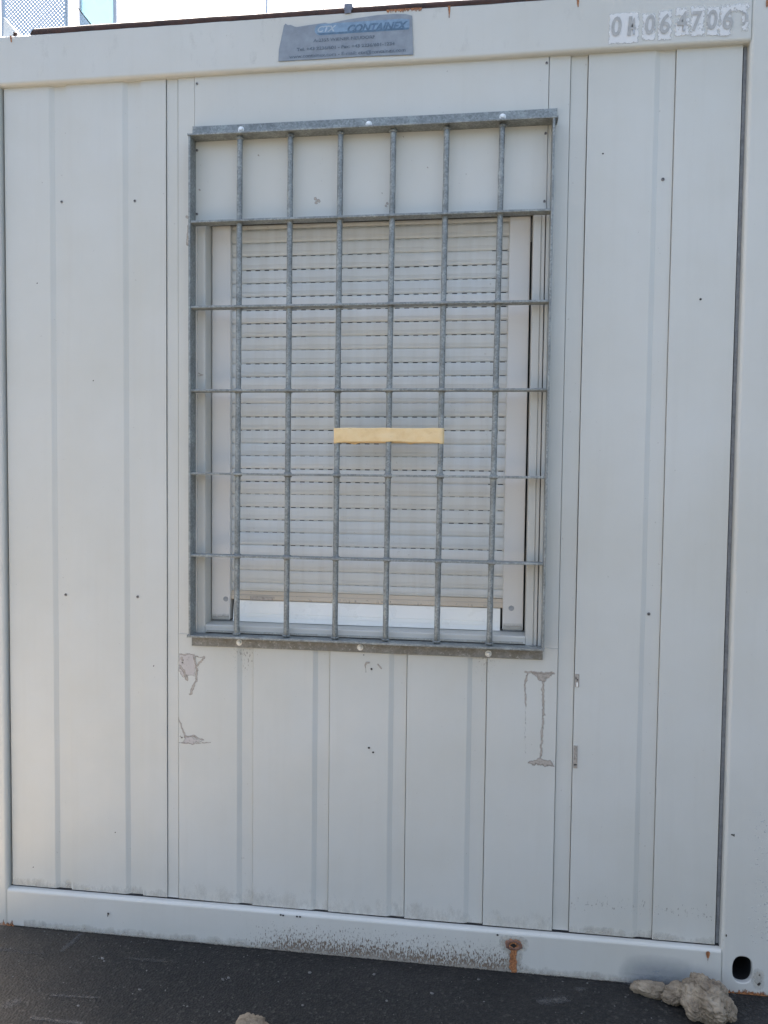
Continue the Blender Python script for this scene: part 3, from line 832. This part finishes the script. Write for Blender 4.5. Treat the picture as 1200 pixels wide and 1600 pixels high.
xx, ww, zz = span(464, 80.5, 617, 71.5); text('Tel. +43 2236/601 - Fax: +43 2236/601-1234', xx, zz, .0115, INK, sign, width=ww, bold=.0004)
xx, ww, zz = span(452, 92, 634, 81.5); text('www.containex.com - E-mail: ctx@containex.com', xx, zz, .0125, INK, sign, width=ww, bold=.0003)

# stencilled number
for ch, px, py, s_ in (('0', 962.6, 57, 1), ('1', 983.5, 56.5, 1), ('0', 1015, 54, 1), ('6', 1038, 53, 1), ('4', 1065, 49.5, 1), ('7', 1088.5, 48.5, 1), ('0', 1112, 46.5, 1), ('6', 1136.5, 46, 1)):
    a = at(px, py, 0)
    hw = .0125 if ch != '1' else .006
    text(ch, a[0] - hw, a[1] + .001, .066, DIGIT, top_rail, name='stencilled_digit', y=-.0030, width=hw * 2, shear=.08, bold=.0016)
a = at(986, 56, 0); text('4', a[0] - .007, a[1] + .001, .060, DIGIT, top_rail, name='stencilled_digit', y=-.0033, width=.018, bold=.0006)
a = at(1162, 38, 0)
bp = MB(); pts = [(a[0] - .004 + .012 * math.sin(t), a[1] + .014 - .012 * math.cos(t) * 1.3) for t in [PI * i / 8 for i in range(9)]]
pts += [(x - .006, z) for x, z in pts[::-1]]
bp.face([(x, -.0030, z) for x, z in pts], DIGIT); bp.build('stencilled_digit', DIGIT, top_rail)

# ================================================================== WINDOW GRILLE (galvanised, bolted on)
gri = empty('window_grille', (0, P, .87))
tag(gri, 'galvanised steel bar grille bolted over the closed shutter', 'window grille')
def gpart(mb, name, mat=GALV, bevel=0):
    o = mb.build(name, mat, gri, bevel); o.location = (0, -P, -.87); return o
YF, YB = -.027, .0155           # front and back of the outer frame
GL, GRR = -.4775, .5035
ZG1, ZG0 = 2.2775, .8975
def wg(co): return Vector((.0006 * noise.noise(co * 5), .0006 * noise.noise(co * 4 + Vector((3, 3, 3))), .0009 * noise.noise(Vector((co.x * 4, 1, co.z)))))
# top angle: upright flange on the wall + leg standing out
t_ = MB(); t_.sweep([(YF, ZG1), (YF, ZG1 + .005), (YB - .005, ZG1 + .005), (YB - .005, ZG1 + .0405), (YB - .0002, ZG1 + .0405), (YB - .0002, ZG1)], 'x', -.479, .511, GALV, 30, wg)
gpart(t_, 'top_angle', GALV, .0009)
b2 = MB(); b2.sweep([(YF, ZG0), (YF, ZG0 + .006), (YB - .0002, ZG0 + .006), (YB - .0002, ZG0 - .0315), (YB - .005, ZG0 - .0315), (YB - .005, ZG0)], 'x', -.482, .503, GALVD, 30, wg)
for f in b2.bm.faces:
    c = f.calc_center_median()
    if c.z > ZG0 - .0005 and len(f.verts) == 4 and abs(f.normal.x if f.normal.length else 0) < .9: pass
b2.mi(GALV)
b2.bm.normal_update()
for f in b2.bm.faces:
    if f.calc_center_median().z > ZG0 - .001 and abs(f.normal.x) < .5: f.material_index = 1
gpart(b2, 'bottom_angle', GALVD, .0009)
for xa_, xb_ in ((GL, GL + .006), (GRR - .006, GRR)):
    s = MB(); s.sweep([(xa_, YF), (xb_, YF), (xb_, YB - .001), (xa_, YB - .001)], 'z', ZG0 + .0062, ZG1 - .0002, GALV, 24, wg)
    gpart(s, 'side_bar', GALV, .001)
HZ = [2.0475, 1.8155, 1.587, 1.357, 1.1285]
for z in HZ:
    h = MB(); h.sweep([(-.0235, z - .0032), (-.0235, z + .0032), (.0085, z + .0032), (.0085, z - .0032)], 'x', GL + .0062, GRR - .0062, GALV, 26, lambda co: Vector((0, .0008 * noise.noise(Vector((co.x * 3, 1, z))), .0011 * noise.noise(Vector((co.x * 3.2, 8, z * 3))))))
    gpart(h, 'horizontal_bar', GALV, .0011)
VX = [(-.3365, -.3455), (-.1955, -.2015), (-.0575, -.0645), (.0855, .0765), (.2275, .2165), (.3715, .3570)]
VX = [(-.3375, -.3435), (-.196, -.2005), (-.0585, -.063), (.084, .078), (.2255, .2185), (.370, .3595)]
for xt, xb2 in VX:
    v = MB()
    v.cyl((xt, -.0075, ZG1 + .001), (xb2, -.0075, ZG0 + .0065), .0078, .0078, 20, GALV, 60, .10)
    for z in HZ + [ZG1 - .003, ZG0 + .008]:
        t = (ZG1 - z) / (ZG1 - ZG0); x = xt + (xb2 - xt) * t
        for sgn in (-1, 1):
            if z > 2.2 and sgn > 0 or z < .92 and sgn < 0: continue
            zz = z + sgn * .0040
            for k in range(12):
                a = k / 12 * 2 * PI + random.random() * .3
                v.blob((x + .0080 * math.cos(a), -.0075 + .0080 * math.sin(a), zz), .0030 + random.random() * .0014, .0030, .0018 + random.random() * .0016, GALV, 1, .5)
    gpart(v, 'vertical_bar', GALV)
for (x, z) in ((-.3405, 2.303), (.0145, 2.3005), (.3705, 2.3025), (-.3415, .8805), (.0055, .8805), (.358, .8775)):
    b_ = MB()
    b_.cyl((0, 0, 0), (0, -.0015, 0), .0088, .0088, 20, BOLT)
    b_.cyl((0, -.0015, 0), (0, -.0055, 0), .0066, .0060, 6, BOLT); b_.blob((0, -.0055, 0), .0055, .0022, .0055, BOLT, 2)
    o = b_.build('bolt', BOLT, gri, .0005); o.location = (x, YB - .005 - P, z - .87)

# ================================================================== MASKING TAPE wound round three bars
tp = MB()
xl, xr, yc, rr = -.0612, .2215, -.0075, .0088
path = []
for i in range(9):
    t = PI / 2 - PI * i / 8            # right end, from front to back
    path.append((xr + rr * math.cos(t), yc - rr * math.sin(t) , 'r'))
front = [(xl + (xr - xl) * i / 48, yc - rr, 'f') for i in range(1, 48)]
left = [(xl - rr * math.cos(PI / 2 - PI * i / 8 + 0), yc + rr * math.sin(PI / 2 - PI * i / 8), 'l') for i in range(9)]
backp = [(xr + (xl - xr) * i / 24, yc + rr, 'b') for i in range(1, 24)]
loop = front + path + backp + left
nz = 12; ZT0, ZT1 = 1.4435, 1.4855
def tz(x, y, k, side):
    t = k / nz
    u = (x - xl) / (xr - xl)
    low = ZT0 + (.0052 * max(0, math.sin(PI * u)) ** .6 if side == 'f' else .0) + .0026 * noise.noise(Vector((x * 24, y * 40, 1))) + .0012 * noise.noise(Vector((x * 95, 3, 1)))
    if side in ('b',): low = ZT0 + .002 - .0045 * (math.exp(-((u - .16) / .035) ** 2) + math.exp(-((u - .72) / .02) ** 2))
    high = ZT1 + .0012 * noise.noise(Vector((x * 22, 5, 1))) - (.001 if side == 'b' else 0)
    z = low + (high - low) * t
    dy = 0
    if side == 'f':
        dy = .0022 * noise.noise(Vector((x * 16, t * 1.6, 3))) + .0016 * noise.noise(Vector((x * 60, t * 2.2, 8))) + .0022 * (1 - t) * noise.noise(Vector((x * 26, 4, 8)))
        dy -= .0012 * math.exp(-((x - .0815) / .009) ** 2)
        dy = min(dy, .0002 if abs(x - .0815) < .012 else .003)
    return z, dy
vsx = []
for (x, y, sd_) in loop:
    col_ = []
    for k in range(nz + 1):
        z, dy = tz(x, y, k, sd_); col_.append(tp.bm.verts.new((x, y + dy, z)))
    vsx.append(col_)
nl = len(loop)
for i in range(nl):
    for k in range(nz):
        f = tp.bm.faces.new((vsx[i][k], vsx[(i + 1) % nl][k], vsx[(i + 1) % nl][k + 1], vsx[i][k + 1])); f.smooth = True
tape = tp.build('masking_tape', TAPE)
sm = tape.modifiers.new('thickness', 'SOLIDIFY'); sm.thickness = .0004; sm.offset = 1
tag(tape, 'cream yellow strip of masking tape wound around three grille bars', 'tape')

# ================================================================== CRUMPLED RAGS
def rag_mat():
    m, nt, b, o = newmat('dirty_plastered_cloth')
    n = noisetex(nt, 22, 7, .7)
    c = ramp(nt, n, [(.30, (.09, .066, .042)), (.45, (.21, .168, .112)), (.58, (.32, .265, .185)), (.74, (.46, .395, .295))])
    n2 = noisetex(nt, 130, 4, .7)
    c = mixc(nt, math_(nt, 'MULTIPLY', n2, .4), c, (.15, .125, .105))
    nt.links.new(c, b.inputs['Base Color']); b.inputs['Roughness'].default_value = .9
    pv = bump(nt, b, n, .7, .006)
    bump(nt, b, n2, .6, .002, pv)
    return m
RAG = rag_mat()
def rag(lobes, name, seed):
    mb = MB(); k = mb.mi(RAG)
    for li, (c, rx, ry, rz) in enumerate(lobes):
        res = bmesh.ops.create_icosphere(mb.bm, subdivisions=6, radius=1)
        for v in res['verts']:
            p = v.co.normalized()
            q = p * 1.5 + Vector((seed + li * 7.3, seed * 2, 1))
            wp = Vector((noise.noise(q * 1.3), noise.noise(q * 1.3 + Vector((9, 0, 0))), noise.noise(q * 1.3 + Vector((0, 9, 0)))))
            q2 = q + wp * .9
            ridge = 1 - abs(noise.noise(q2 * 1.3)) * 2.4
            crease = max(0, 1 - abs(noise.noise(q2 * 1.15 + Vector((2, 7, 1)))) * 7)
            q3 = Vector((q2.x * .7, q2.y * 2.2, q2.z * .9)) * 2.2
            fold = noise.noise(q3)
            thread = noise.noise(Vector((q2.x * 9, q2.y * 9, q2.z * 3)))
            lump = noise.noise(p * 1.3 + Vector((seed * 3, li, 2)))
            s = 1 + .08 * ridge + .36 * lump + .08 * fold - .10 * crease + .010 * thread - .04
            z = c[2] + p.z * rz * s
            v.co = Vector((c[0] + p.x * rx * s, c[1] + p.y * ry * s, max(z, .0005 + .001 * noise.noise(q * 6))))
        for f in {f for v in res['verts'] for f in v.link_faces}: f.material_index = k; f.smooth = True
    return mb.build(name, RAG)
r1 = rag([((.928, -.090, .030), .050, .062, .044), ((.892, -.066, .034), .032, .036, .030), ((.858, -.054, .018), .040, .032, .024), ((.916, -.056, .054), .032, .027, .021), ((.946, -.070, .048), .030, .032, .024), ((.958, -.104, .028), .026, .036, .030), ((.893, -.108, .026), .034, .034, .026),
          ((.803, -.038, .014), .040, .024, .020), ((.772, -.030, .012), .026, .018, .013)], 'crumpled_rag', 3.1)
tag(r1, 'crumpled dirty beige cloth bundle lying against the container foot at the right', 'rag', 'crumpled rags on the asphalt')
r2 = rag([((-.205, -.330, .014), .040, .036, .022), ((-.168, -.338, .011), .026, .028, .016)], 'crumpled_rag', 8.4)
tag(r2, 'small crumpled beige cloth cut off by the bottom edge, out on the asphalt', 'rag', 'crumpled rags on the asphalt')

# pale grit and scuffs on the asphalt
gt = MB(); GRIT = simple('pale_grit', (.15, .145, .135), .8, var=.5)
random.seed(5)
for i in range(900):
    x = random.uniform(-1.5, 1.5); y = -random.random() ** 1.3 * 1.2 - .01
    s = random.choice((.0007, .0009, .0012, .0018))
    gt.blob((x, y, s * .4), s * random.uniform(.8, 1.6), s * random.uniform(.8, 1.5), s * .7, GRIT, 1, .6)
for px, py, s in ((160, 1498, .0045), (163, 1502, .003), (748 - 0, 1531, .004), (218, 1547, .004), (585, 1523, .0035), (484, 1520, .004), (604, 1564, .003), (873 - 400, 1571, .003), (1047 - 0, 1532, .001), (348, 1531, .0045), (357, 1528, .004), (675, 1553, .004), (145, 1495, .0025), (122, 1572, .003)):
    d = RM @ Vector(((px - 600) / 1200.0, 1.0, -(py - 800) / 1200.0)); t = -CAM.z / d.z; q = CAM + d * t
    gt.blob((q.x, q.y, s * .3), s * 1.3, s, s * .6, GRIT, 1, .8)
tag(gt.build('grit', GRIT), 'fine pale grit scattered on the dark asphalt', 'grit', kind='stuff')
# rubbed pale scuffs on the asphalt, thin film of dust
sc_ = MB(); k = sc_.mi(D_CONC)
def gpt(px, py):
    d = RM @ Vector(((px - 600) / 1200.0, 1.0, -(py - 800) / 1200.0)); t = -CAM.z / d.z; q = CAM + d * t; return (q.x, q.y)
def floor_mark(lines, s=1):
    ps = [p for l in lines for p in l[:2]]
    x0, x1 = min(p[0] for p in ps) - .05, max(p[0] for p in ps) + .05; y0, y1 = min(p[1] for p in ps) - .05, max(p[1] for p in ps) + .05
    fn = strokes(lines); res = .004
    nx, ny = int((x1 - x0) / res) + 1, int((y1 - y0) / res) + 1
    vd = {}
    for i in range(nx):
        for j in range(ny):
            c = [(i, j), (i + 1, j), (i + 1, j + 1), (i, j + 1)]
            vals = [fn(x0 + a * res, y0 + b * res) for a, b in c]
            if max(vals) < .02: continue
            vv = []
            for (a, b), q in zip(c, vals):
                if (a, b) not in vd:
                    v = sc_.bm.verts.new((x0 + a * res, y0 + b * res, .002)); v[sc_.lay] = q; vd[(a, b)] = v
                vv.append(vd[(a, b)])
            sc_.bm.faces.new(vv).material_index = k
floor_mark([(gpt(98, 1486), gpt(125, 1462), .012, .014, .62)])
floor_mark([(gpt(0, 1484), gpt(70, 1492), .012, .006, .5)])
floor_mark([(gpt(80, 1556), gpt(150, 1560), .007, .006, .62)])
floor_mark([(gpt(845, 1566), gpt(880, 1562), .018, .02, .58)])
floor_mark([(gpt(200, 1498), gpt(280, 1505), .01, .006, .42)])
floor_mark([(gpt(15, 1570), gpt(28, 1566), .022, .018, .6)])
floor_mark([(gpt(50, 1592), gpt(130, 1600), .010, .01, .55)])
floor_mark([(gpt(900, 1548), gpt(912, 1545), .012, .01, .5)])
tag(sc_.build('ground_scuffs', D_CONC), 'pale rubbed scuff marks on the asphalt', kind='structure')

# ================================================================== BEHIND THE CONTAINER
YBG = 12.0
PALE = simple('pale_painted_metal', (.55, .60, .63), .5, .2, 3, .06)
def perf_mat():
    m, nt, b, o = newmat('perforated_sheet')
    v = N(nt, 'ShaderNodeTexVoronoi', i_Scale=19.0, i_Randomness=0.0)
    nt.links.new(coords(nt, (1, .001, 1), (0, math.radians(40), 0)), v.inputs['Vector'])
    a = ramp(nt, v.outputs['Distance'], [(.25, 0.0), (.36, 1.0)])
    nt.links.new(a, b.inputs['Alpha'])
    b.inputs['Base Color'].default_value = (.62, .74, .84, 1); b.inputs['Roughness'].default_value = .5
    return m
PERF = perf_mat()
def bx(px, py, y): return at(px, py, y)
xa_, xb_ = bx(3, 20, YBG)[0], bx(103, 20, YBG)[0]
ps = empty('perforated_screen', ((xa_ + xb_) / 2, YBG, 0))
tag(ps, 'tall perforated metal screen behind the top left corner of the container', 'screen')
q = MB(); q.box(xa_ + .03, xb_, YBG, YBG + .004, .3, 12.5, PERF); o = q.build('perforated_sheet', PERF, ps); o.location = (-(xa_ + xb_) / 2, -YBG, 0)
for x in (xa_, xb_ - .01):
    q = MB(); q.box(x - .03, x + .03, YBG + .01, YBG + .07, 0, 12.6); o = q.build('screen_post', PALE, ps, .004); o.location = (-(xa_ + xb_) / 2, -YBG, 0)

# glazed pale facade panel
x0_, x1_ = bx(127, 20, YBG)[0], bx(177, 20, YBG)[0]
gm2, gn2, gb2, go2 = newmat('frosted_panel')
gb2.inputs['Base Color'].default_value = (.55, .71, .77, 1); gb2.inputs['Roughness'].default_value = .6
tl = gn2.nodes.new('ShaderNodeBsdfTranslucent'); tl.inputs[0].default_value = (.62, .80, .87, 1)
mx = gn2.nodes.new('ShaderNodeMixShader'); mx.inputs[0].default_value = .55
gn2.links.new(gb2.outputs[0], mx.inputs[1]); gn2.links.new(tl.outputs[0], mx.inputs[2]); gn2.links.new(mx.outputs[0], go2.inputs[0])
gs_ = empty('frosted_screen', ((x0_ + x1_) / 2, YBG, 0)); tag(gs_, 'pale frosted glass screen standing right of the perforated screen', 'screen')
off = (-(x0_ + x1_) / 2, -YBG, 0)
q = MB(); q.box(x0_, x1_, YBG, YBG + .02, .2, 12.5); o = q.build('frosted_pane', gm2, gs_); o.location = off
q = MB(); q.box(x1_ + .005, x1_ + .055, YBG - .02, YBG + .05, 0, 12.6); o = q.build('screen_post', PALE, gs_, .004); o.location = off
q = MB(); q.box(x0_ - .04, x0_ - .005, YBG - .02, YBG + .05, 0, 12.6); o = q.build('screen_post', PALE, gs_, .004); o.location = off

def mast(px, w, lab, mat):
    x = bx(px, 10, YBG)[0]
    r = empty('mast', (x, YBG, 0)); tag(r, lab, 'mast', 'slim masts behind the container')
    q = MB(); q.cyl((0, 0, 0), (0, 0, 14), w, w * .8, 14); q.build('pole', mat, r)
    q = MB(); q.cyl((0, 0, 0), (0, 0, .03), w * 3, w * 3, 16); q.cyl((0, 0, .03), (0, 0, .12), w * 1.5, w * 1.2, 16); q.build('base_plate', mat, r)
mast(416.5, .032, 'thicker pale mast rising behind the roof edge left of the sign', PALE)
mast(505, .013, 'thin grey mast rising behind the roof edge above the sign', PALE)
WIRE = simple('steel_wire', (.10, .10, .095), .6, .3)
def cable(p0, p1, r, lab):
    a, b_ = Vector((bx(*p0, YBG - .3)[0], YBG - .3, bx(*p0, YBG - .3)[1])), Vector((bx(*p1, YBG - .3)[0], YBG - .3, bx(*p1, YBG - .3)[1]))
    d = b_ - a
    top = a - d.normalized() * 4.5; bot = b_ + d * ((b_.z) / -d.z)
    q = MB(); q.cyl(top, bot, r, r, 8, WIRE, 60)
    o = q.build('guy_cable', WIRE); tag(o, lab, 'cable', 'guy cables behind the container')
cable((110, -2), (142, 38), .011, 'dark sloping cable just right of the perforated screen')
cable((268, -3), (287, 28), .008, 'thin sloping cable above the roof edge, midway between the frosted screen and thicker mast')
cable((360, -2), (367, 12), .004, 'faintest sloping cable just left of the thicker pale mast')
# small triangular net below the first cable
nm = MB(); pz = [bx(124.5, 15.5, YBG - .2), bx(124.5, 60, YBG - .2), bx(158, 60, YBG - .2)]
nm.face([(x, YBG - .2, z) for x, z in pz]); nm.face([(x, YBG - .19, z) for x, z in pz[::-1]])
tag(nm.build('netting', PERF), 'small triangle of mesh netting hanging under the dark cable', 'netting')

# ================================================================== unseen container added behind the camera to darken the lower wall
BLUEC = paint('blocker_paint', (.16, .18, .19), .5, .1, .4, .3)
nb = empty('blocker_container', (3.2, -5.1, 0)); tag(nb, 'unseen dark grey container added behind the viewer to block low sky light', 'container')
q = MB(); q.box(-4.0, 8.0, -2.4, 0, .15, 2.5, BLUEC); q.build('body', BLUEC, nb)
q = MB(); q.box(-4.05, 8.05, -2.45, .03, 2.505, 2.62); q.box(-4.05, 8.05, -2.45, .03, 0, .145); q.build('frame', BLUEC, nb, .01)
q = MB()
for i in range(46): q.box(-3.9 + i * .256, -3.9 + i * .256 + .12, .001, .026, .2, 2.45)
q.build('corrugation', BLUEC, nb, .004)
